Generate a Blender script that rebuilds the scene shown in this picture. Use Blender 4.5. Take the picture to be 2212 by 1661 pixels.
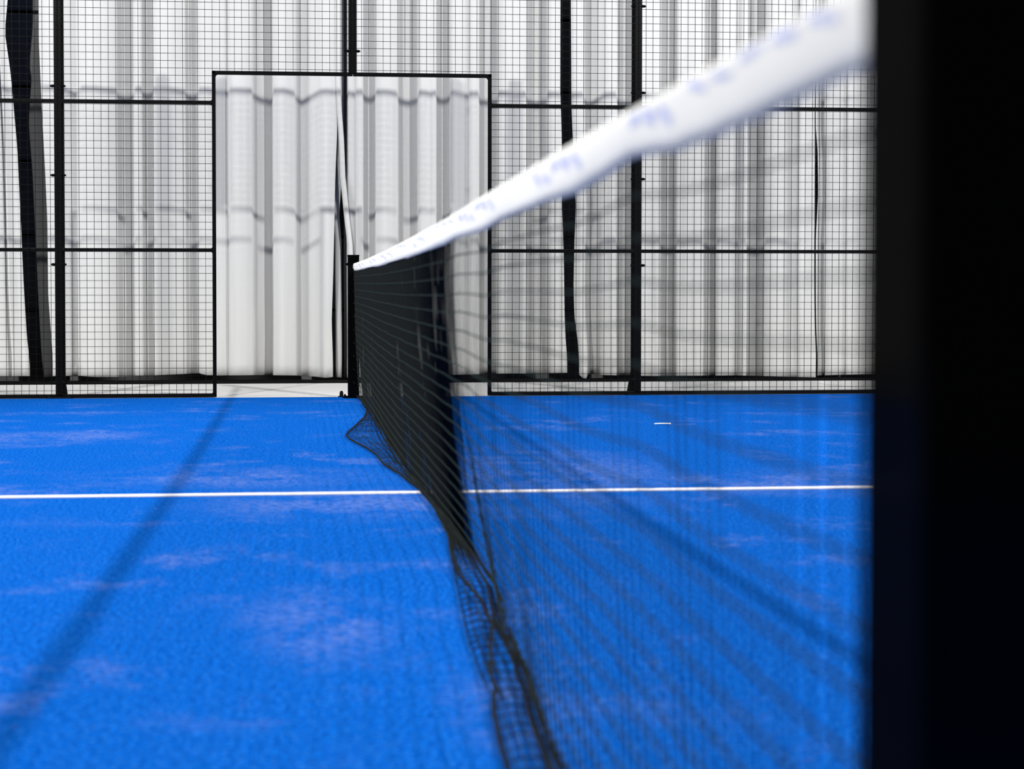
import bpy, bmesh, math, random
from mathutils import Vector, Matrix, noise

random.seed(7)
S = bpy.context.scene
for o in list(bpy.data.objects):
    bpy.data.objects.remove(o, do_unlink=True)
C = S.collection

# ------------------------------------------------------------------ camera
F_PX, PX, PY = 3205.72, 934.80, 711.06
YAW, PITCH = 0.085928, 0.024461
CAM = Vector((-0.33282, -0.29034, 0.71626))
FW = Vector((math.sin(YAW)*math.cos(PITCH), math.cos(YAW)*math.cos(PITCH), -math.sin(PITCH)))
RT = Vector((math.cos(YAW), -math.sin(YAW), 0.0))
UP = RT.cross(FW)
cam = bpy.data.cameras.new('camera')
cam.sensor_fit = 'HORIZONTAL'
cam.sensor_width = 36.0
cam.lens = F_PX/2212.0*36.0
cam.shift_x = (1106.0-PX)/2212.0
cam.shift_y = (PY-830.5)/2212.0
cam.clip_start = 0.05
cam.dof.use_dof = True
cam.dof.focus_distance = 10.3
cam.dof.aperture_fstop = 3.4
camo = bpy.data.objects.new('camera', cam)
C.objects.link(camo)
camo.matrix_world = Matrix(((RT.x, UP.x, -FW.x, CAM.x), (RT.y, UP.y, -FW.y, CAM.y),
                            (RT.z, UP.z, -FW.z, CAM.z), (0, 0, 0, 1)))
S.camera = camo

# ------------------------------------------------------------------ world, court lamps, exposure
w = bpy.data.worlds.new('hall_light')
S.world = w
w.use_nodes = True
bg = w.node_tree.nodes['Background']
bg.inputs[0].default_value = (0.92, 0.95, 1.0, 1)
bg.inputs[1].default_value = 0.09

def lamp(name, loc, target, watts, radius, cone=104):
    l = bpy.data.lights.new(name, 'SPOT')
    l.energy = watts
    l.spot_size = math.radians(cone)
    l.spot_blend = 0.75
    l.shadow_soft_size = radius
    l.color = (1.0, 0.985, 0.965)
    o = bpy.data.objects.new(name, l)
    C.objects.link(o)
    o.location = loc
    o.rotation_euler = (Vector(target)-Vector(loc)).to_track_quat('-Z', 'Y').to_euler()
    return o
# four floodlights of the court, two over each side fence
LR, LL = 5.97, -5.42
lamp('floodlight', (LR, 0.3, 7.2), (0, 7.2, 0.2), 5000, 0.14)
lamp('floodlight', (LL, 0.3, 7.2), (0, 7.2, 0.2), 4500, 0.14)
lamp('floodlight', (LR, 9.8, 7.2), (0, 3.4, 0.0), 3000, 0.14, 82)
lamp('floodlight', (LL, 9.8, 7.2), (0, 3.4, 0.0), 2600, 0.14, 82)

# added soft fill from both sides, so curtain fronts brighten and recesses stay darker
def side_light(x, watts):
    l = bpy.data.lights.new('curtain_side_fill', 'AREA')
    l.shape = 'RECTANGLE'; l.size = 5.0; l.size_y = 4.0; l.energy = watts; l.color = (0.99, 0.995, 1.0)
    o = bpy.data.objects.new('curtain_side_fill', l); C.objects.link(o)
    o.location = (x, 4.0, 3.6)
    o.rotation_euler = (Vector((0, 11.6, 1.6))-o.location).to_track_quat('-Z', 'Z').to_euler()
side_light(14.0, 1850)
side_light(-14.0, 1850)

S.view_settings.view_transform = 'Standard'
S.view_settings.look = 'None'
S.view_settings.exposure = 0.25
S.view_settings.gamma = 1.0
S.view_settings.use_curve_mapping = False

# ------------------------------------------------------------------ helpers
def ray(x, y):
    return FW + RT*((x-PX)/F_PX) + UP*((PY-y)/F_PX)
def at_y(x, y, Y):
    d = ray(x, y); return CAM + d*((Y-CAM.y)/d.y)
def at_x(x, y, X):
    d = ray(x, y); return CAM + d*((X-CAM.x)/d.x)
def at_z(x, y, Z=0.0):
    d = ray(x, y); return CAM + d*((Z-CAM.z)/d.z)

def interp(tab, t):
    if t <= tab[0][0]: return tab[0][1]
    for (a, va), (b, vb) in zip(tab, tab[1:]):
        if t <= b: return va + (vb-va)*(t-a)/(b-a)
    return tab[-1][1]

def sinterp(tab, t):
    """like interp, with eased corners"""
    h = 0.18
    return (interp(tab, t-h) + 2*interp(tab, t) + interp(tab, t+h))/4

def nz(*v):
    return noise.noise(Vector(v))

class MB:
    def __init__(self): self.v = []; self.f = []
    def add(self, vs, fs):
        n = len(self.v); self.v += [tuple(p) for p in vs]; self.f += [tuple(i+n for i in q) for q in fs]
    def box(self, a, b, bev=0.0):
        x0, y0, z0 = a; x1, y1, z1 = b
        if bev <= 0:
            vs = [(x0,y0,z0),(x1,y0,z0),(x1,y1,z0),(x0,y1,z0),(x0,y0,z1),(x1,y0,z1),(x1,y1,z1),(x0,y1,z1)]
            self.add(vs, [(0,3,2,1),(4,5,6,7),(0,1,5,4),(1,2,6,5),(2,3,7,6),(3,0,4,7)])
        else:
            bm = bmesh.new()
            bmesh.ops.create_cube(bm, size=1)
            for v in bm.verts:
                v.co = Vector(((x0+x1)/2+v.co.x*(x1-x0), (y0+y1)/2+v.co.y*(y1-y0), (z0+z1)/2+v.co.z*(z1-z0)))
            bmesh.ops.bevel(bm, geom=bm.edges[:], offset=bev, segments=2, profile=0.6, affect='EDGES')
            bm.verts.index_update()
            self.add([v.co[:] for v in bm.verts], [[v.index for v in f.verts] for f in bm.faces])
            bm.free()
    def tube(self, pts, r, n=4, caps=True, ref=None):
        pts = [Vector(p) for p in pts]
        m = len(pts); vs = []; fs = []
        ref = Vector(ref) if ref else None
        for i, p in enumerate(pts):
            t = (pts[min(i+1, m-1)] - pts[max(i-1, 0)])
            if t.length < 1e-9: t = Vector((0, 0, 1))
            t.normalize()
            if ref is None:
                ref = Vector((0, 0, 1)) if abs(t.z) < 0.9 else Vector((1, 0, 0))
            a = (ref - t*ref.dot(t))
            if a.length < 1e-4:
                ref = Vector((1, 0, 0)) if abs(t.x) < 0.7 else Vector((0, 1, 0)); a = (ref - t*ref.dot(t))
            a.normalize(); ref = a
            b = t.cross(a)
            for k in range(n):
                th = 2*math.pi*(k+0.5)/n
                vs.append(p + a*(r*math.cos(th)) + b*(r*math.sin(th)))
        for i in range(m-1):
            for k in range(n):
                k2 = (k+1) % n
                fs.append((i*n+k, i*n+k2, (i+1)*n+k2, (i+1)*n+k))
        if caps:
            fs.append(tuple(range(n-1, -1, -1))); fs.append(tuple((m-1)*n+k for k in range(n)))
        self.add(vs, fs)
    def lathe(self, prof, centre, n=20):
        vs = []; fs = []; m = len(prof)
        for r, z in prof:
            for k in range(n):
                th = 2*math.pi*k/n
                vs.append((centre[0]+r*math.cos(th), centre[1]+r*math.sin(th), centre[2]+z))
        for i in range(m-1):
            for k in range(n):
                k2 = (k+1) % n
                fs.append((i*n+k, i*n+k2, (i+1)*n+k2, (i+1)*n+k))
        fs.append(tuple(range(n-1, -1, -1))); fs.append(tuple((m-1)*n+k for k in range(n)))
        self.add(vs, fs)
    def build(self, name, m, parent=None, smooth=False):
        me = bpy.data.meshes.new(name)
        if parent is not None:
            L = parent.location
            if parent.parent is not None: L = L + parent.parent.location
            vs = [(x-L.x, y-L.y, z-L.z) for x, y, z in self.v]
        else:
            vs = self.v
        me.from_pydata(vs, [], self.f)
        me.update()
        if smooth:
            for p in me.polygons: p.use_smooth = True
        me.materials.append(m)
        o = bpy.data.objects.new(name, me)
        C.objects.link(o)
        if parent is not None: o.parent = parent
        return o

def thing(name, label, cat, loc=(0, 0, 0), group=None):
    o = bpy.data.objects.new(name, None)
    o.empty_display_size = 0.1
    C.objects.link(o); o.location = loc
    return tag(o, label, cat, group)
def tag(o, label, cat, group=None):
    o['label'] = label; o['category'] = cat
    if group: o['group'] = group
    return o
def struct(o):
    o['kind'] = 'structure'; return o

# ------------------------------------------------------------------ materials
def new_mat(name):
    m = bpy.data.materials.new(name); m.use_nodes = True
    m.node_tree.nodes.clear()
    return m, m.node_tree.nodes, m.node_tree.links
def nd(ns, t, **kw):
    n = ns.new(t)
    for k, v in kw.items():
        if k.startswith('i_'):
            key = k[2:]
            key = int(key) if key.isdigit() else key.replace('_', ' ')
            n.inputs[key].default_value = v
        else: setattr(n, k, v)
    return n

def mat_paint(name, col, gloss=0.012, rough=0.3):
    """dead black powder-coated steel: diffuse with a thin constant sheen"""
    m, ns, ln = new_mat(name)
    out = nd(ns, 'ShaderNodeOutputMaterial')
    d = nd(ns, 'ShaderNodeBsdfDiffuse')
    g = nd(ns, 'ShaderNodeBsdfGlossy', i_Roughness=rough)
    g.inputs['Color'].default_value = (1, 1, 1, 1)
    mx = nd(ns, 'ShaderNodeMixShader', i_0=gloss)
    tc = nd(ns, 'ShaderNodeTexCoord')
    n1 = nd(ns, 'ShaderNodeTexNoise', i_Scale=60.0, i_Detail=4.0)
    ln.new(tc.outputs['Object'], n1.inputs['Vector'])
    cr = nd(ns, 'ShaderNodeMix', data_type='RGBA')
    cr.inputs['A'].default_value = (col[0]*0.7, col[1]*0.7, col[2]*0.7, 1)
    cr.inputs['B'].default_value = (col[0]*1.3, col[1]*1.3, col[2]*1.3, 1)
    ln.new(n1.outputs['Fac'], cr.inputs['Factor'])
    ln.new(cr.outputs['Result'], d.inputs['Color'])
    bmp = nd(ns, 'ShaderNodeBump', i_Strength=0.08, i_Distance=0.002)
    ln.new(n1.outputs['Fac'], bmp.inputs['Height'])
    ln.new(bmp.outputs['Normal'], d.inputs['Normal'])
    ln.new(d.outputs[0], mx.inputs[1]); ln.new(g.outputs[0], mx.inputs[2])
    ln.new(mx.outputs[0], out.inputs[0])
    return m

def mat_cloth(name, col, trans=0.12, wrinkle=0.25):
    m, ns, ln = new_mat(name)
    out = nd(ns, 'ShaderNodeOutputMaterial')
    d = nd(ns, 'ShaderNodeBsdfDiffuse', i_Roughness=0.4)
    t = nd(ns, 'ShaderNodeBsdfTranslucent')
    mx = nd(ns, 'ShaderNodeMixShader', i_0=trans)
    tc = nd(ns, 'ShaderNodeTexCoord')
    mp = nd(ns, 'ShaderNodeMapping'); mp.inputs['Scale'].default_value = (14, 14, 1.3)
    ln.new(tc.outputs['Object'], mp.inputs['Vector'])
    n1 = nd(ns, 'ShaderNodeTexNoise', i_Scale=1.0, i_Detail=5.0, i_Roughness=0.6, i_Distortion=0.4)
    ln.new(mp.outputs[0], n1.inputs['Vector'])
    wv = nd(ns, 'ShaderNodeTexNoise', i_Scale=420.0, i_Detail=2.0)
    ln.new(tc.outputs['Object'], wv.inputs['Vector'])
    cr = nd(ns, 'ShaderNodeMix', data_type='RGBA')
    cr.inputs['A'].default_value = (col[0]*0.95, col[1]*0.95, col[2]*0.95, 1)
    cr.inputs['B'].default_value = (min(1, col[0]*1.04), min(1, col[1]*1.04), min(1, col[2]*1.04), 1)
    ln.new(n1.outputs['Fac'], cr.inputs['Factor'])
    ln.new(cr.outputs['Result'], d.inputs['Color']); ln.new(cr.outputs['Result'], t.inputs['Color'])
    ad = nd(ns, 'ShaderNodeMath', operation='MULTIPLY_ADD', i_1=0.05)
    ln.new(wv.outputs['Fac'], ad.inputs[0]); ln.new(n1.outputs['Fac'], ad.inputs[2])
    bmp = nd(ns, 'ShaderNodeBump', i_Strength=wrinkle, i_Distance=0.02)
    ln.new(ad.outputs[0], bmp.inputs['Height'])
    ln.new(bmp.outputs['Normal'], d.inputs['Normal'])
    ln.new(d.outputs[0], mx.inputs[1]); ln.new(t.outputs[0], mx.inputs[2])
    ln.new(mx.outputs[0], out.inputs[0])
    return m

def mat_turf():
    m, ns, ln = new_mat('blue_turf')
    out = nd(ns, 'ShaderNodeOutputMaterial')
    d = nd(ns, 'ShaderNodeBsdfDiffuse', i_Roughness=0.6)
    tc = nd(ns, 'ShaderNodeTexCoord')
    def nt(scale, detail=4.0, rough=0.6, sc=(1, 1, 1)):
        mp = nd(ns, 'ShaderNodeMapping'); mp.inputs['Scale'].default_value = sc
        ln.new(tc.outputs['Object'], mp.inputs['Vector'])
        n = nd(ns, 'ShaderNodeTexNoise', i_Scale=scale, i_Detail=detail, i_Roughness=rough)
        ln.new(mp.outputs[0], n.inputs['Vector'])
        return n
    def ramp(src, a, b):
        r = nd(ns, 'ShaderNodeMapRange', interpolation_type='SMOOTHSTEP')
        r.inputs['From Min'].default_value = a; r.inputs['From Max'].default_value = b
        ln.new(src, r.inputs['Value']); return r.outputs[0]
    grain = nt(78.0, 3.0, 0.8)          # tufts, about a centimetre
    fine = nt(130.0, 2.0, 0.75)
    big = nt(1.1, 3.0, 0.55)             # wear in metre-wide patches
    sand = nt(2.6, 6.0, 0.72)
    speck = nt(48.0, 2.0, 0.6, (0.6, 1.4, 1))
    def mix(fac, a, b):
        x = nd(ns, 'ShaderNodeMix', data_type='RGBA')
        if isinstance(fac, float): x.inputs['Factor'].default_value = fac
        else: ln.new(fac, x.inputs['Factor'])
        for k, v in (('A', a), ('B', b)):
            if isinstance(v, tuple): x.inputs[k].default_value = v
            else: ln.new(v, x.inputs[k])
        return x.outputs['Result']
    c = mix(ramp(grain.outputs['Fac'], 0.38, 0.62), TURF_LO, TURF_HI)
    c = mix(ramp(fine.outputs['Fac'], 0.54, 0.68), c, TURF_TIP)
    # thin sand left between the tufts: pale violet grey where the patches are
    pt = nd(ns, 'ShaderNodeMath', operation='MULTIPLY')
    ln.new(ramp(sand.outputs['Fac'], 0.50, 0.68), pt.inputs[0])
    ln.new(ramp(speck.outputs['Fac'], 0.38, 0.60), pt.inputs[1])
    pt2 = nd(ns, 'ShaderNodeMath', operation='MULTIPLY')
    ln.new(pt.outputs[0], pt2.inputs[0]); ln.new(ramp(big.outputs['Fac'], 0.36, 0.62), pt2.inputs[1])
    # places where sand has visibly gathered (ground position, half sizes)
    last = None
    for gx, gy, rx, ry in ((-0.31, 2.95, 0.16, 0.33), (-0.62, 5.5, 0.55, 0.30), (-0.15, 4.75, 0.5, 0.35), (0.62, 5.6, 0.5, 0.9), (-1.55, 7.2, 0.5, 0.3), (0.02, 2.2, 0.12, 0.2), (1.45, 5.2, 0.6, 0.35)):
        sb = nd(ns, 'ShaderNodeVectorMath', operation='SUBTRACT'); sb.inputs[1].default_value = (gx, gy, 0)
        ln.new(tc.outputs['Object'], sb.inputs[0])
        sc = nd(ns, 'ShaderNodeVectorMath', operation='MULTIPLY'); sc.inputs[1].default_value = (1/rx, 1/ry, 0)
        ln.new(sb.outputs[0], sc.inputs[0])
        le = nd(ns, 'ShaderNodeVectorMath', operation='LENGTH'); ln.new(sc.outputs[0], le.inputs[0])
        rg = ramp(le.outputs['Value'], 1.5, 0.2)
        if last is None: last = rg
        else:
            mm = nd(ns, 'ShaderNodeMath', operation='MAXIMUM'); ln.new(last, mm.inputs[0]); ln.new(rg, mm.inputs[1]); last = mm.outputs[0]
    sp = nd(ns, 'ShaderNodeMath', operation='MULTIPLY'); ln.new(last, sp.inputs[0]); ln.new(ramp(speck.outputs['Fac'], 0.40, 0.58), sp.inputs[1])
    sp2 = nd(ns, 'ShaderNodeMath', operation='MULTIPLY'); ln.new(sp.outputs[0], sp2.inputs[0]); ln.new(ramp(sand.outputs['Fac'], 0.36, 0.58), sp2.inputs[1])
    mm = nd(ns, 'ShaderNodeMath', operation='MAXIMUM'); ln.new(sp2.outputs[0], mm.inputs[0]); ln.new(pt2.outputs[0], mm.inputs[1])
    pt3 = nd(ns, 'ShaderNodeMath', operation='MULTIPLY', i_1=0.75); ln.new(mm.outputs[0], pt3.inputs[0])
    c = mix(pt3.outputs[0], c, TURF_SAND)
    ln.new(c, d.inputs['Color'])
    bmp = nd(ns, 'ShaderNodeBump', i_Strength=0.5, i_Distance=0.006)
    ln.new(grain.outputs['Fac'], bmp.inputs['Height'])
    ln.new(bmp.outputs['Normal'], d.inputs['Normal'])
    ln.new(d.outputs[0], out.inputs[0])
    return m
TURF_LO = (0.00028, 0.02834, 0.167, 1)
TURF_HI = (0.00168, 0.06451, 0.301, 1)
TURF_TIP = (0.0194, 0.112, 0.3395, 1)
TURF_SAND = (0.07, 0.1085, 0.28, 1)

def mat_flat(name, col, rough=0.8, var=0.12, scale=12.0, bump=0.1):
    m, ns, ln = new_mat(name)
    out = nd(ns, 'ShaderNodeOutputMaterial')
    d = nd(ns, 'ShaderNodeBsdfDiffuse', i_Roughness=rough)
    tc = nd(ns, 'ShaderNodeTexCoord')
    n1 = nd(ns, 'ShaderNodeTexNoise', i_Scale=scale, i_Detail=8.0, i_Roughness=0.65)
    ln.new(tc.outputs['Object'], n1.inputs['Vector'])
    x = nd(ns, 'ShaderNodeMix', data_type='RGBA')
    x.inputs['A'].default_value = tuple(c*(1-var) for c in col)+(1,)
    x.inputs['B'].default_value = tuple(min(1, c*(1+var)) for c in col)+(1,)
    ln.new(n1.outputs['Fac'], x.inputs['Factor']); ln.new(x.outputs['Result'], d.inputs['Color'])
    b = nd(ns, 'ShaderNodeBump', i_Strength=bump, i_Distance=0.01)
    ln.new(n1.outputs['Fac'], b.inputs['Height']); ln.new(b.outputs['Normal'], d.inputs['Normal'])
    ln.new(d.outputs[0], out.inputs[0])
    return m

M_TURF = mat_turf()
M_STEEL = mat_paint('black_steel', (0.0022, 0.0022, 0.0024), 0.004, 0.35)
M_POST = mat_paint('black_post_paint', (0.0008, 0.0008, 0.0008), 0.007, 0.12)
M_WIRE = mat_paint('black_wire', (0.0035, 0.0035, 0.0038), 0.004, 0.4)
M_NET = mat_flat('black_twine', (0.010, 0.0115, 0.0115), 0.7, 0.5, 180.0, 0.2)
M_ROPE = mat_flat('lit_black_twine', (0.014, 0.021, 0.021), 0.7, 0.4, 180.0, 0.2)  # same twine as the strings; lighter teal paints the light the ropes catch
M_BAND = mat_cloth('white_band', (0.52, 0.515, 0.49), 0.05, 0.15)
M_PRINT = mat_flat('blue_print', (0.34, 0.36, 0.50), 0.6, 0.1, 30.0, 0.02)
M_CURT = mat_cloth('white_curtain', (0.49, 0.49, 0.482), 0.03, 0.10)
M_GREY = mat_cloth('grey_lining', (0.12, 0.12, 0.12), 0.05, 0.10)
M_WALL = mat_flat('dark_wall', (0.19, 0.19, 0.19), 0.8, 0.25, 5.0, 0.1)
M_SEAM = mat_flat('wall_seam', (0.012, 0.012, 0.012), 0.8, 0.2, 8.0, 0.05)
M_CONC = mat_flat('pale_concrete', (0.335, 0.335, 0.335), 0.9, 0.10, 9.0, 0.12)
M_DARKF = mat_flat('dark_floor', (0.012, 0.012, 0.012), 0.9, 0.2, 9.0, 0.1)
M_RUB = mat_flat('black_rubber', (0.008, 0.008, 0.008), 0.6, 0.3, 20.0, 0.1)
M_LINE = mat_flat('white_line_turf', (0.48, 0.48, 0.50), 0.8, 0.14, 160.0, 0.3)
M_STRAW = mat_flat('pale_straw', (0.80, 0.78, 0.70), 0.8, 0.1, 40.0, 0.1)

# ------------------------------------------------------------------ setting
def slab(name, a, b, m):
    k = MB(); k.box(a, b); return struct(k.build(name, m))
slab('turf_floor', (-14, -4, -0.05), (14, 9.935, 0.0), M_TURF)
slab('concrete_apron', (-14, 9.935, -0.06), (14, 11.57, -0.004), M_CONC)
slab('hall_floor', (-14, 11.57, -0.07), (14, 12.3, -0.006), M_DARKF)
slab('wall_back', (-14, 12.12, -0.07), (14, 12.3, 5.2), M_WALL)
for i, z in enumerate((0.574, 1.184, 1.794, 2.401, 3.008, 3.61, 4.21)):
    slab('trim_%d' % (i+1), (-14, 12.112, z-0.012), (14, 12.13, z+0.012), M_SEAM)

# painted service line across the turf: a thin inlaid strip, slightly ragged edges
k = MB(); n = 700; vs = []; fs = []
for i in range(n+1):
    x = -14+28*i/n
    j = 0.003*nz(x*9, 1.3, 0)+0.0022*nz(x*41, 5.1, 0)
    j2 = 0.003*nz(x*9, 8.3, 0)+0.0022*nz(x*41, 9.1, 0)
    for y, z in ((4.976+j, 0.0), (4.976+j, 0.0035), (5.024+j2, 0.0035), (5.024+j2, 0.0)): vs.append((x, y, z))
for i in range(n):
    for q in range(3):
        fs.append((i*4+q, i*4+q+4, i*4+q+5, i*4+q+1))
k.add(vs, fs)
tag(k.build('court_line', M_LINE), 'white service line running across the blue turf under the net', 'court line')

# ------------------------------------------------------------------ fence
YM, YF, YP = 9.985, 10.0, 10.055     # wires, frame tubes, posts
T = 0.0125                           # half width of the frame tube
TOPZ = 3.03
def hbar(k, x0, x1, z, t=T): k.box((x0, YF-t, z-t), (x1, YF+t, z+t), 0.003)
def vbar(k, x, z0, z1, t=T): k.box((x-t, YF-t, z0), (x+t, YF+t, z1), 0.003)
def fillet(k, x, z, sx, sz, r=0.018):
    """small weld fillet in a frame corner"""
    pts = [(x, z), (x+sx*r, z)]
    for q in range(1, 6):
        th = math.pi/2*q/6
        pts.append((x+sx*r*(1-math.sin(th)), z+sz*r*(1-math.cos(th))))
    pts.append((x, z+sz*r))
    m = len(pts)
    vs = [(a, YF-T*0.8, b) for a, b in pts]+[(a, YF+T*0.8, b) for a, b in pts]
    fs = [tuple(range(m)), tuple(range(2*m-1, m-1, -1))]
    for q in range(m): fs.append((q, (q+1) % m, (q+1) % m+m, q+m))
    k.add(vs, fs)

RAILS = (1.0093, 2.0183)
LINT, JAMB = 2.2234, 0.9517
def wires(k, spans_h, spans_v):
    r = 0.0021
    for z, x0, x1 in spans_h: k.tube([(x0, YM, z), (x1, YM, z)], r, 4)
    for x, z0, z1 in spans_v: k.tube([(x, YM-0.0036, z0), (x, YM-0.0036, z1)], r, 4)

def outer_panel(sx, label):
    """full 2 m bay of fence beside the doorway bays, from X = 2 outwards"""
    p = thing('wire_fence', label, 'fence', (sx*3.0, YF, 0), 'bays of black wire fence')
    k = MB()
    x0, x1 = 2.0*sx, 4.0*sx
    a, b = min(x0, x1)+0.001, max(x0, x1)-0.001
    hbar(k, a, b, T); hbar(k, a, b, TOPZ)
    vbar(k, a+T, T, TOPZ); vbar(k, b-T, T, TOPZ)
    k.build('frame', M_STEEL, p)
    for z in RAILS:
        k = MB(); hbar(k, a+2*T, b-2*T, z); k.build('rail', M_STEEL, p)
    k = MB()
    hs = [(0.05*i, a, b) for i in range(1, 61)]
    off = 2.051
    vs_ = [(sx*(off+0.05*i), 0.02, TOPZ) for i in range(39)]
    wires(k, hs, vs_); k.build('wire_mesh', M_WIRE, p)
    return p
def inner_panel(sx, label):
    """bay of fence beside and above the doorway, an L of frame with a cut-out"""
    p = thing('wire_fence', label, 'fence', (sx*1.0, YF, 0), 'bays of black wire fence')
    k = MB()
    def H(xa, xb, z): hbar(k, min(sx*xa, sx*xb), max(sx*xa, sx*xb), z)
    H(JAMB-T, 1.999, T); H(0.001, 1.999, TOPZ); H(0.001, JAMB+T, LINT)
    vbar(k, sx*JAMB, T, LINT+T); vbar(k, sx*(1.999-T), T, TOPZ); vbar(k, sx*(0.001+T), LINT, TOPZ)
    for z, s in ((LINT-T, -1),): fillet(k, sx*(JAMB-T), z, -sx, s)
    for z in RAILS:
        fillet(k, sx*(JAMB+T), z+T, sx, 1, 0.012); fillet(k, sx*(JAMB+T), z-T, sx, -1, 0.012)
    fillet(k, sx*(JAMB+T), 2*T, sx, 1, 0.012)
    k.build('frame', M_STEEL, p)
    for z in RAILS:
        k = MB(); hbar(k, min(sx*(JAMB+T), sx*1.974), max(sx*(JAMB+T), sx*1.974), z); k.build('rail', M_STEEL, p)
    k = MB()
    hs = []
    for i in range(1, 61):
        z = 0.05*i
        xa = JAMB-T if z < LINT else 0.0
        hs.append((z, min(sx*xa, sx*2), max(sx*xa, sx*2)))
    vv = []
    for i in range(40):
        x = 1.96-0.05*i if sx < 0 else 1.909-0.05*i
        if x < 0.005: continue
        vv.append((sx*x, 0.02 if x > JAMB-T else LINT, TOPZ))
    wires(k, hs, vv); k.build('wire_mesh', M_WIRE, p)
    return p
outer_panel(-1, 'black wire fence bay left of the left post, before the wide dark curtain gap')
inner_panel(-1, 'black wire fence bay on the left side of the doorway and above its left half')
inner_panel(1, 'black wire fence bay on the right side of the doorway and above its right half')
outer_panel(1, 'black wire fence bay between the right fence post and the near net post')

def fence_post(x, z0, label, bolts, foot=True):
    p = thing('fence_post', label, 'fence post', (x, YP, z0), 'black steel fence posts')
    k = MB(); k.box((x-0.0285, YP-0.028, z0), (x+0.0285, YP+0.028, 3.10), 0.004); k.build('post_tube', M_STEEL, p)
    for z in bolts:
        k = MB()
        yb = YF-0.006
        k.tube([(x-0.036, yb, z), (x+0.036, yb, z)], 0.0055, 8)
        for s in (-1, 1):
            k.tube([(x+s*0.018, yb, z), (x+s*0.044, yb, z)], 0.010, 6)
            k.tube([(x+s*0.043, yb, z), (x+s*0.052, yb, z)], 0.006, 8)
        k.build('bolt', M_STEEL, p)
    if foot:
        k = MB(); k.box((x-0.085, 9.955, -0.004), (x+0.085, 10.19, 0.006), 0.002)
        for sx in (-0.065, 0.065):
            k.tube([(x+sx, 9.972, 0.004), (x+sx, 9.972, 0.016)], 0.009, 6)
        k.build('base_plate', M_STEEL, p)
        # rear stay: thin flat bar standing behind the post, and its gusset on the ground
        k = MB(); k.box((x-0.006, 10.17, 0.0), (x+0.006, 10.185, 3.05)); k.build('rear_stay', M_STEEL, p)
        k = MB()
        g = [(10.08, 0.0), (10.32, 0.0), (10.19, 0.16), (10.08, 0.16)]
        vs = [(x-0.004, y, z) for y, z in g]+[(x+0.004, y, z) for y, z in g]
        k.add(vs, [(0, 1, 2, 3), (7, 6, 5, 4), (0, 4, 5, 1), (1, 5, 6, 2), (2, 6, 7, 3), (3, 7, 4, 0)])
        k.build('gusset', M_WIRE, p)
    return p
BZ = (0.106, 0.910, 1.515, 2.119, 2.723)
fence_post(-2.0, -0.004, 'black fence post standing left of the doorway beside the dark curtain gap', BZ)
fence_post(2.0, -0.004, 'black fence post standing right of the doorway, crossed by the white net band', BZ)
fence_post(0.0, LINT+T, 'short black fence post standing on the lintel above the doorway', (2.382, 2.93), False)

# little door stop on the concrete by the far net post
ds = at_z(738, 857.5)
ds.y = 9.975
p = thing('door_stop', 'small black dome door stop on the ground left of the far net post', 'door stop', (ds.x, ds.y, -0.004))
k = MB(); k.box((ds.x-0.022, ds.y-0.018, -0.004), (ds.x+0.022, ds.y+0.018, 0.004), 0.001); k.build('base_plate', M_STEEL, p)
k = MB(); k.lathe([(0.013, 0.004), (0.0135, 0.018), (0.0125, 0.028), (0.009, 0.036), (0.003, 0.040)], (ds.x, ds.y, 0), 18)
k.build('rubber_dome', M_RUB, p, True)

# black strip along the curtain foot, standing for the shaded gap and tarp
k = MB(); n = 260; vs = []; fs = []
for i in range(n+1):
    x = -14+28*i/n
    z = 0.018+0.006*nz(x*1.3, 2, 0)+0.003*nz(x*6, 7, 0)
    y = 11.555+0.012*nz(x*0.8, 4, 0)
    for a, b in ((y, -0.004), (y+0.004, z), (y+0.05, z+0.002), (y+0.055, -0.004)): vs.append((x, a, b))
for i in range(n):
    for q in range(3): fs.append((i*4+q, i*4+q+4, i*4+q+5, i*4+q+1))
k.add(vs, fs)
tag(k.build('ground_strip', M_RUB), 'long black strip on the concrete, standing for the shaded gap below the curtain hems', 'ground strip')

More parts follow.
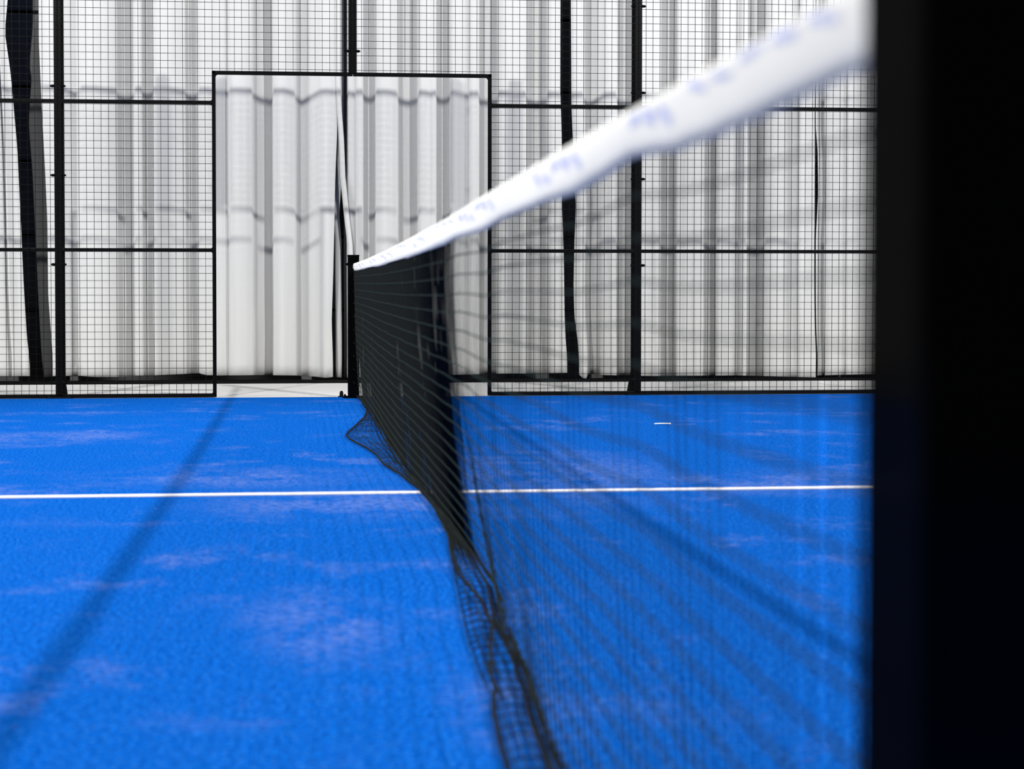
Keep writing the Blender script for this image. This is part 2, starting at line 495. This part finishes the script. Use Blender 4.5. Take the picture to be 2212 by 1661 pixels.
# ------------------------------------------------------------------ curtains
YC = 11.64
def curtain(label, verts, hem, ledge=None, redge=None, top=4.3, mat=None):
    """verts: (pixel column at y=300, depth in cm).  hem: (pixel column, pixel row) table."""
    # round the folds a little: insert points either side of each vertex
    px = [v[0] for v in verts]; dp = [v[1]/100 for v in verts]
    P = []
    for i in range(len(px)):
        if i == 0 or i == len(px)-1:
            P.append((px[i], dp[i])); continue
        for s in (-1, 1):
            L = abs(px[i+s]-px[i]); q = min(0.22, 2.2/max(L, 0.1))
            P.append((px[i]+(px[i+s]-px[i])*q, dp[i]+(dp[i+s]-dp[i])*q))
    NZ = 46
    lref = interp(ledge, 300) if ledge else None
    rref = interp(redge, 300) if redge else None
    vs = []
    for x, d in P:
        X0 = at_y(x, 300, YC+d).x
        zh = at_y(x, interp(hem, x), YC+d).z
        for j in range(NZ+1):
            t = j/NZ
            z = zh+(top-zh)*t
            yp = 300-(z-2.0)*282*1.0      # approximate picture row, only used to read the edge tables
            dx = 0.0
            if ledge is not None:
                wgt = max(0.0, 1-abs(x-lref)/55.0) if x >= lref-1 else 1.0
                dx += wgt*(interp(ledge, yp)-lref)/282.0
            if redge is not None:
                wgt = max(0.0, 1-abs(x-rref)/55.0)
                dx += wgt*(interp(redge, yp)-rref)/282.0
            low = max(0.0, 1-(z-zh)/1.4)
            dx += 0.006*low*nz(x*0.02, z*1.5, 3.1)
            dy = 0.012*low*nz(x*0.03, z*2.2, 8.2)+0.004*nz(x*0.05, z*0.8, 1.7)
            vs.append((X0+dx, YC+d+dy, z))
    fs = []
    for i in range(len(P)-1):
        for j in range(NZ):
            a = i*(NZ+1)+j
            fs.append((a, a+NZ+1, a+NZ+2, a+1))
    k = MB(); k.add(vs, fs)
    o = k.build('curtain', mat or M_CURT, None, True)
    md = o.modifiers.new('thickness', 'SOLIDIFY'); md.thickness = 0.0025; md.offset = 0
    return tag(o, label, 'curtain', 'hanging hall curtains')

HEM = [(-500, 814), (100, 813), (160, 812), (200, 814), (250, 814), (320, 811), (430, 806), (436, 810), (470, 811), (560, 810),
       (640, 811), (690, 814), (720, 817), (731, 813), (750, 816), (900, 812), (1076, 807), (1160, 806), (1220, 805), (1233, 806),
       (1247, 816), (1258, 818), (1266, 807), (1300, 810), (1400, 812), (1600, 811), (1760, 815), (1765, 811), (1880, 808), (2800, 808)]
def folds(start, toks):
    """pleats from left to right: F gentle front face to (column, depth cm); V, U, R, L a recess up to the column"""
    P = [start]
    for t in toks:
        x0, d0 = P[-1]; x1 = t[1]; wd = x1-x0
        if t[0] == 'F': P.append((x1, t[2]))
        elif t[0] == 'V':
            d = max(5, min(16, 1.15*wd/2.82))
            e = min(2.0, 0.12*wd)
            P += [(x0+e, d*0.74), (x0+0.34*wd, d*0.95), (x0+0.5*wd, d), (x0+0.66*wd, d*0.95), (x1-e, d*0.74), (x1, 0.5)]
        elif t[0] == 'U':
            d = 14.5
            P += [(x0+2.5, d-1), (x1-2.5, d), (x1, 0.5)]
        elif t[0] == 'R':
            d = min(17, 1.1*wd/2.82+2)
            P += [(x0+1.5, d*0.45), (x0+0.4*wd, d*0.8), (x1-1.5, d), (x1, 0.4)]
        elif t[0] == 'L':
            d = min(17, 0.95*wd/2.82+2)
            P += [(x0+2, d*0.6), (x0+0.28*wd, d), (x1, 1.0)]
    return P
A = folds((-620, 0), [('F', -560, 3), ('V', -515), ('F', -470, 2), ('F', -430, 0), ('V', -380), ('F', -350, 0), ('F', -310, 3), ('U', -265), ('F', -240, 0), ('F', -205, 2),
                      ('V', -160), ('F', -130, 0), ('F', -92, 3), ('V', -50), ('F', -12, 0), ('F', 2, 1), ('V', 9), ('F', 11, 1), ('F', 24, 4), ('F', 34, 3)])
curtain('white pleated curtain left of the wide dark gap, at the left picture edge', A, HEM,
        None, [(0, 20), (85, 12), (165, 23), (206, 27), (343, 38), (515, 45), (650, 50), (760, 56), (810, 62)])
B = folds((93, 0), [('F', 120, 0), ('F', 138, 1.5), ('F', 164, 9), ('F', 177, 0), ('F', 206, 0), ('F', 218, 1.5), ('F', 252, 3), ('V', 292), ('F', 306, 0), ('V', 332),
                    ('F', 350, 0), ('F', 364, 0.3), ('F', 400, 4), ('V', 430), ('F', 447, 0), ('F', 470, 3), ('F', 485, 4), ('V', 497), ('F', 512, 0), ('F', 544, 0.8),
                    ('R', 590), ('F', 614, 0), ('F', 636, 3.5), ('L', 692), ('F', 706, 0), ('F', 728, 1.5)])
curtain('white pleated curtain left of the net, between wide dark gap and doorway gap', B, HEM,
        [(0, 86), (110, 86), (240, 91), (395, 98), (500, 102), (672, 103), (806, 112)],
        [(165, 727), (220, 729), (310, 728), (400, 724), (551, 721), (630, 719), (726, 715), (816, 718)])
curtain('dark grey inner curtain edge hanging inside the wide gap left of the fence post', [(64, 30), (80, 28), (100, 31), (128, 30)],
        [(60, 815), (130, 814)], [(0, 92), (60, 77), (270, 62), (500, 73), (800, 86)], None, 4.3, M_GREY)
# the narrow loose flap hanging at the left edge of the next curtain
FL = [(731, 2), (736, 0), (742, 1)]
Cc = folds((742.5, 26), [('F', 749, 26), ('F', 750.5, 2), ('F', 768, 4.5), ('F', 770, 1), ('F', 783, 0), ('V', 812), ('F', 835, 0), ('F', 858, 2.5), ('V', 905), ('F', 917, 0.5),
                         ('F', 929, 2.5), ('F', 941, 0), ('V', 973), ('F', 982, 0), ('F', 1012, 5), ('F', 1015, 1), ('F', 1033, 1), ('U', 1076), ('F', 1095, 0), ('F', 1116, 2.5),
                         ('F', 1135, 0), ('V', 1184), ('F', 1198, 0), ('F', 1213, 1)])
curtain('white pleated curtain directly behind the net, right half of the doorway to the second gap', Cc, HEM,
        None, [(200, 1213), (315, 1217), (430, 1217), (590, 1223), (713, 1225), (763, 1227), (809, 1231)])
o = curtain('narrow loose white curtain flap in the doorway gap beside the far net post', FL, [(700, 800), (760, 800)],
        [(165, 727.6), (250, 730), (310, 735), (400, 738), (485, 742), (555, 748), (600, 749.5), (900, 751)],
        [(165, 742), (400, 744), (485, 749), (555, 752), (900, 754)])
IN = [(729, 12), (735, 11), (741.8, 13)]
curtain('pale inner curtain seen through the gap left of the far net post', IN, [(700, 813), (760, 816)],
        [(200, 742), (330, 741), (420, 736), (480, 731), (816, 731)], [(200, 742), (480, 742), (540, 747), (816, 748)])
D = folds((1237, 2), [('F', 1247, 1), ('F', 1260, 0), ('L', 1306), ('F', 1318, 0), ('F', 1331, 0), ('U', 1369), ('F', 1390, 0), ('F', 1406, 2), ('F', 1425, 0), ('V', 1463),
                      ('F', 1474, 2.5), ('F', 1502, 0), ('F', 1518, 1.5), ('R', 1549), ('F', 1560, 0), ('F', 1597, 5), ('F', 1600, 1), ('F', 1612, 0), ('V', 1654),
                      ('F', 1675, 0), ('F', 1724, 5), ('F', 1727, 0), ('F', 1740, 0), ('F', 1760, 3)])
curtain('white pleated curtain behind the right fence post, between the second gap and the thin gap', D, HEM,
        [(0, 1232), (118, 1233), (236, 1234), (300, 1237), (428, 1243), (464, 1245), (543, 1242), (649, 1240), (713, 1242), (771, 1250), (813, 1253)],
        [(300, 1759), (620, 1760), (760, 1762), (810, 1765)])
E_ = folds((1764, 2), [('R', 1783), ('F', 1800, 0), ('F', 1828, 4), ('F', 1832, 0), ('F', 1868, 0), ('V', 1934), ('F', 1990, 1), ('V', 2030), ('F', 2096, 2), ('F', 2130, 0),
                       ('U', 2194), ('F', 2260, 3), ('V', 2325), ('F', 2390, 1), ('V', 2454), ('F', 2520, 4), ('F', 2560, 0), ('U', 2620), ('F', 2700, 2)])
curtain('white pleated curtain right of the thin gap, next to the near net post', E_, HEM,
        [(204, 1762), (275, 1762), (334, 1767), (432, 1769), (531, 1764), (649, 1765), (760, 1767), (810, 1770)], None)

# ------------------------------------------------------------------ the net
YN0, YN1 = 0.478, 9.822
TOP = [(0.45, 0.901), (0.9, 0.902), (1.4, 0.903), (2.1, 0.899), (2.6, 0.896), (3.1, 0.891), (4.5, 0.889), (5.6, 0.890), (7.6, 0.898), (9.0, 0.909), (9.85, 0.916)]
BOT = [(0.45, 0.850), (0.61, 0.849), (0.76, 0.845), (0.89, 0.843), (1.02, 0.844), (1.12, 0.850), (1.20, 0.854), (1.32, 0.846), (1.52, 0.838), (1.78, 0.842),
       (2.21, 0.840), (2.48, 0.832), (2.96, 0.837), (3.22, 0.830), (4.5, 0.829), (5.02, 0.830), (6.38, 0.836), (7.6, 0.846), (9.0, 0.857), (9.85, 0.864)]
BEND = [(0.45, 0.0), (0.9, 0.02), (1.4, 0.035), (1.95, 0.044), (2.13, 0.052), (2.34, 0.067), (2.53, 0.077), (2.81, 0.085), (3.27, 0.125), (3.8, 0.118), (4.2, 0.112),
        (4.64, 0.100), (5.05, 0.088), (5.46, 0.077), (5.77, 0.069), (6.4, 0.063), (7.3, 0.061), (8.28, 0.062), (8.7, 0.052), (9.0, 0.050), (9.5, 0.042), (9.85, 0.03)]
OUTL = [(0.45, -0.02), (0.9, -0.06), (1.4, -0.05), (1.95, -0.032), (2.18, -0.016), (2.31, -0.003), (2.41, -0.009), (2.67, -0.003), (3.02, 0.017), (3.4, 0.041), (3.76, 0.067),
        (4.03, 0.085), (4.64, 0.092), (5.05, 0.077), (5.51, 0.034), (5.81, -0.008), (6.21, -0.024), (6.5, -0.056), (6.83, -0.110), (7.06, -0.130), (7.25, -0.118), (7.56, -0.074),
        (8.13, 0.000), (8.5, 0.030), (8.73, 0.043), (9.0, 0.043), (9.5, 0.036), (9.85, 0.02)]
CORD = [(2.0, 0.0), (2.24, 0.0), (2.47, 0.022), (2.81, 0.058), (3.1, 0.045), (3.4, 0.008), (3.6, 0.0)]   # hem tucked back inwards here

net = thing('padel_net', 'black court net with white top band running from near post to far post', 'net', (0, 5.0, 0))

def net_x(y, f):
    """sideways lean of the hanging net, f = 0 at the band, 1 at the ground"""
    b = interp(BEND, y)
    return b*(f**1.5) + 0.004*nz(y*1.7, f*1.5, 0.3)*min(1, 4*f) + 0.0012*nz(y*5.5, f*4, 6.3)*min(1, 4*f)
NH = 20
def net_path(y):
    zb = interp(BOT, y)+0.004
    pts = []
    for i in range(NH+1):
        f = i/NH
        z = zb*(1-f)+0.010*f
        z += 0.004*nz(y*3.1, i*0.37, 2.2)*math.sin(math.pi*f)
        pts.append(Vector((net_x(y, f), y, z)))
    xb = pts[-1].x; xo = interp(OUTL, y)
    for i in range(1, 6):
        t = i/5
        x = xb+(xo-xb)*t
        lift = 0.018*math.sin(math.pi*t)*min(1, abs(xb-xo)/0.1)*(0.5+0.5*nz(y*4, i*0.6, 4.4))
        pts.append(Vector((x+0.004*nz(y*9, i*0.8, 1.1), y, 0.008+max(0, lift))))
    c = interp(CORD, y)
    if 2.0 < y < 3.6 and c > 0.001:
        pts.append(Vector((xo+c*0.5, y, 0.020))); pts.append(Vector((xo+c, y, 0.013)))
    else:
        pts.append(Vector((xo, y, 0.0085))); pts.append(Vector((xo, y, 0.008)))
    return pts
k = MB()
R = 0.00135
PITCH_N = 0.042
nu = int((YN1-YN0)/PITCH_N)
# the strings hang evenly near the camera and are gathered closer beyond the kink about 3 m along
ys = []; y0 = YN0
while y0 < YN1:
    ys.append(y0)
    g = interp([(2.93, PITCH_N), (3.0, 0.022), (4.5, 0.023), (6.4, 0.021), (7.5, 0.030), (9.8, PITCH_N)], y0)
    y0 += g*(1+min(0.14, 0.3*nz(y0*7, 2.2, 4.7)+0.3*nz(y0*31, 7.2, 4.7)))
for n_s, y0 in enumerate(ys):
    def warp(f):
        return 0.62*f*math.exp(-(y0-3.0)**2)
    M = NH+8 if (y0 < 5.2 or n_s % 2 == 0) else NH+1
    qs = []
    for j in range(M):
        f = min(1.0, j/NH)
        yy = min(YN1, y0+warp(f)+0.003*nz(y0*3, j*0.22, 9.5)+0.006*nz(y0*53, j*0.55, 2.5))
        ps = net_path(yy)
        qs.append(ps[min(j, len(ps)-1)])
    k.tube(qs, R, 4, True, (1, 0, 0))
n_strings = len(k.f)
nf = nu*3
paths = [net_path(YN0+(YN1-YN0)*i/nf) for i in range(nf+1)]
for j in range(1, NH+6):
    pts = []
    for i, ps in enumerate(paths):
        p = ps[j].copy()
        # the rope dips between the knots
        p.z = max(0.004, p.z-(0.0012 if i % 3 else 0.0)); p.x -= 0.0016
        pts.append(p)
    k.tube(pts, R*1.1, 4)
n_ropes = len(k.f)
# slack net bunched in a roll where it meets the ground
for q in range(9):
    pts = []
    for i in range(nf+1):
        p = paths[i][NH]
        y = p.y
        a = q*0.7+y*1.3+1.5*nz(y*0.8, q, 2)
        rr = 0.011+0.006*nz(y*1.5, q*1.7, 4)
        pts.append((p.x-0.006+rr*math.cos(a), y, max(0.004, 0.014+rr*0.8*math.sin(a))))
    k.tube(pts, R*1.3, 4)
no = k.build('netting', M_NET, net)
no.data.materials.append(M_ROPE)
for q in range(n_strings, n_ropes): no.data.polygons[q].material_index = 1
# hem cord
k = MB(); pts = []
n = 520
for i in range(n+1):
    y = YN0+(YN1-YN0)*i/n
    p = net_path(y)[-1]
    pts.append((p.x+0.003*nz(y*7, 3, 3), y, max(0.006, p.z)+0.002*abs(nz(y*11, 1, 6))))
k.tube(pts, 0.0045, 6)
k.build('hem_cord', M_NET, net, True)
# white band folded over the cable
k = MB(); n = 330; ring = 12; vs = []; fs = []
BANDP = []
for i in range(n+1):
    y = YN0+0.004+(YN1-0.03-YN0)*i/n
    zt = interp(TOP, y); zb = interp(BOT, y)+0.0012*nz(y*16, 2.2, 1)
    h = zt-zb
    bow = 0.0035*nz(y*2.1, 4.4, 0)
    lean = 0.006*nz(y*1.1, 9.4, 0)
    prof = [(-0.0012, 0.0), (-0.0045, 0.25), (-0.0052, 0.5), (-0.0060, 0.75), (-0.0055, 0.90), (-0.003, 0.985), (0.0, 1.0), (0.003, 0.985), (0.0055, 0.90), (0.0058, 0.6), (0.0042, 0.25), (0.0012, 0.0)]
    for a, f in prof:
        vs.append((a+bow*math.sin(math.pi*f)+lean*(1-f), y, zb+h*f))
    BANDP.append((y, zb, h, bow, lean))
for i in range(n):
    for q in range(ring):
        q2 = (q+1) % ring
        fs.append((i*ring+q, i*ring+q2, (i+1)*ring+q2, (i+1)*ring+q))
fs.append(tuple(range(ring))); fs.append(tuple(n*ring+q for q in range(ring-1, -1, -1)))
k.add(vs, fs)
band = k.build('headband', M_BAND, net, True)
band['label'] = 'white folded top band'

# pale blue printing on the left face of the band (too blurred to read in the photo)
def band_pt(y, f, off=0.0007):
    zt = interp(TOP, y); zb = interp(BOT, y)+0.0012*nz(y*16, 2.2, 1); h = zt-zb
    bow = 0.0035*nz(y*2.1, 4.4, 0); lean = 0.006*nz(y*1.1, 9.4, 0)
    a = interp([(0, -0.0012), (0.25, -0.0045), (0.5, -0.0052), (0.75, -0.0060), (0.9, -0.0055), (1, -0.002)], f)
    return Vector((a+bow*math.sin(math.pi*f)+lean*(1-f)-off, y, zb+h*f))
def stroke(k, pts, wd):
    """a flat brush stroke on the band: pts (y, f)"""
    L = []
    for i, (y, f) in enumerate(pts):
        L.append((y, min(0.93, f+wd/2))); L.append((y, max(0.04, f-wd/2)))
    # subdivide along y
    vs = []; fs = []
    for i in range(len(pts)-1):
        (y0, f0), (y1, f1) = pts[i], pts[i+1]
        m = max(1, int(abs(y1-y0)/0.02)); base = len(vs)
        for q in range(m+1):
            t = q/m; y = y0+(y1-y0)*t; f = f0+(f1-f0)*t
            dy, df = y1-y0, (f1-f0)*0.055
            ln_ = math.hypot(dy, df) or 1
            ny, nf_ = -df/ln_, dy/ln_
            wy = ny*wd*0.055/2; wf = nf_*wd/2
            vs.append(band_pt(y+wy, f+wf)); vs.append(band_pt(y-wy, f-wf))
        for q in range(m):
            a = base+q*2; fs.append((a, a+2, a+3, a+1))
    k.add(vs, fs)
def word(y0, y1, f0, f1, n, wd=0.16):
    """a row of n short slanted brush marks from y0 to y1"""
    k = MB()
    step = (y1-y0)/n
    for i in range(n):
        a = y0+step*i; b = a+step*0.72
        q = i % 4
        if q == 0: stroke(k, [(a, f0), (b, f1)], wd)
        elif q == 1: stroke(k, [(a, (f0+f1)/2), (b, f1)], wd*1.2)
        elif q == 2: stroke(k, [(a, f1), (b, f1-0.04)], wd)
        else: stroke(k, [(a, f0), (b, (f0+f1)/2)], wd*0.8)
    return k
for y0, y1, f0, f1, n, wd in ((2.28, 2.90, 0.42, 0.78, 6, 0.17), (2.98, 3.45, 0.68, 0.86, 3, 0.12), (1.45, 1.84, 0.42, 0.72, 5, 0.2), (1.02, 1.20, 0.45, 0.72, 3, 0.22),
                              (0.60, 0.98, 0.70, 0.86, 5, 0.12), (3.75, 4.25, 0.35, 0.75, 5, 0.14), (4.55, 5.0, 0.6, 0.85, 3, 0.12), (5.3, 6.3, 0.35, 0.7, 8, 0.12),
                              (6.6, 7.3, 0.35, 0.7, 6, 0.12), (8.0, 9.2, 0.35, 0.7, 9, 0.12)):
    word(y0, y1, f0, f1, n, wd).build('printed_lettering', M_PRINT, band)

# lacing that ties the net edge to the far post
for z in (0.80, 0.72, 0.64, 0.55, 0.46, 0.37, 0.28, 0.19, 0.10):
    k = MB(); k.tube([(0.004, YN1-0.02, z), (-0.008, YN1+0.012, z+0.012), (-0.010, YN1+0.018, z+0.014)], 0.002, 5)
    k.build('lacing_cord', M_NET, net, True)
k = MB(); k.tube([(-0.003, 9.79, 0.905), (-0.006, 9.824, 0.902), (-0.005, 9.824, 0.885), (0.0, 9.79, 0.885)], 0.0022, 6)
k.build('band_tie', M_BAND, net, True)

def net_post(y0, y1, label, s):
    """square post; s = -1 when the net leaves it towards -Y (far post), +1 for the near post"""
    yc = (y0+y1)/2
    p = thing('net_post', label, 'net post', (-0.002, yc, 0), 'black steel net posts')
    k = MB(); k.box((-0.041, y0, 0.0), (0.036, y1, 0.968), 0.003); k.build('post_tube', M_POST, p)
    k = MB(); k.box((-0.043, y0-0.002, 0.966), (0.038, y1+0.002, 0.975), 0.002); k.build('cap', M_POST, p)
    k = MB(); k.box((-0.075, y0-0.03, 0.0), (0.095, y1+0.03, 0.008), 0.002)
    for a in (-0.06, 0.078):
        for b in (y0-0.014, y1+0.014): k.tube([(a, b, 0.006), (a, b, 0.02)], 0.008, 6)
    k.build('base_plate', M_POST, p)
    k = MB(); zc = 0.912
    k.tube([(-0.040, yc, zc), (-0.047, yc, zc)], 0.011, 6); k.tube([(-0.047, yc, zc), (-0.056, yc, zc)], 0.006, 8)
    k.build('bolt', M_POST, p)
    return p
net_post(9.826, 9.903, 'black far net post standing in the doorway at the end of the net', -1)
net_post(0.392, 0.468, 'large blurred black net post at the right picture edge near the camera', 1)

# a pale straw on the turf right of the net
a = at_z(1432, 917)
k = MB(); k.tube([(a.x-0.045, a.y+0.01, 0.004), (a.x-0.02, a.y, 0.006), (a.x+0.01, a.y-0.003, 0.006), (a.x+0.045, a.y+0.012, 0.004)], 0.003, 6)
tag(k.build('straw', M_STRAW, None, True), 'short pale straw lying on the blue turf right of the net', 'straw')
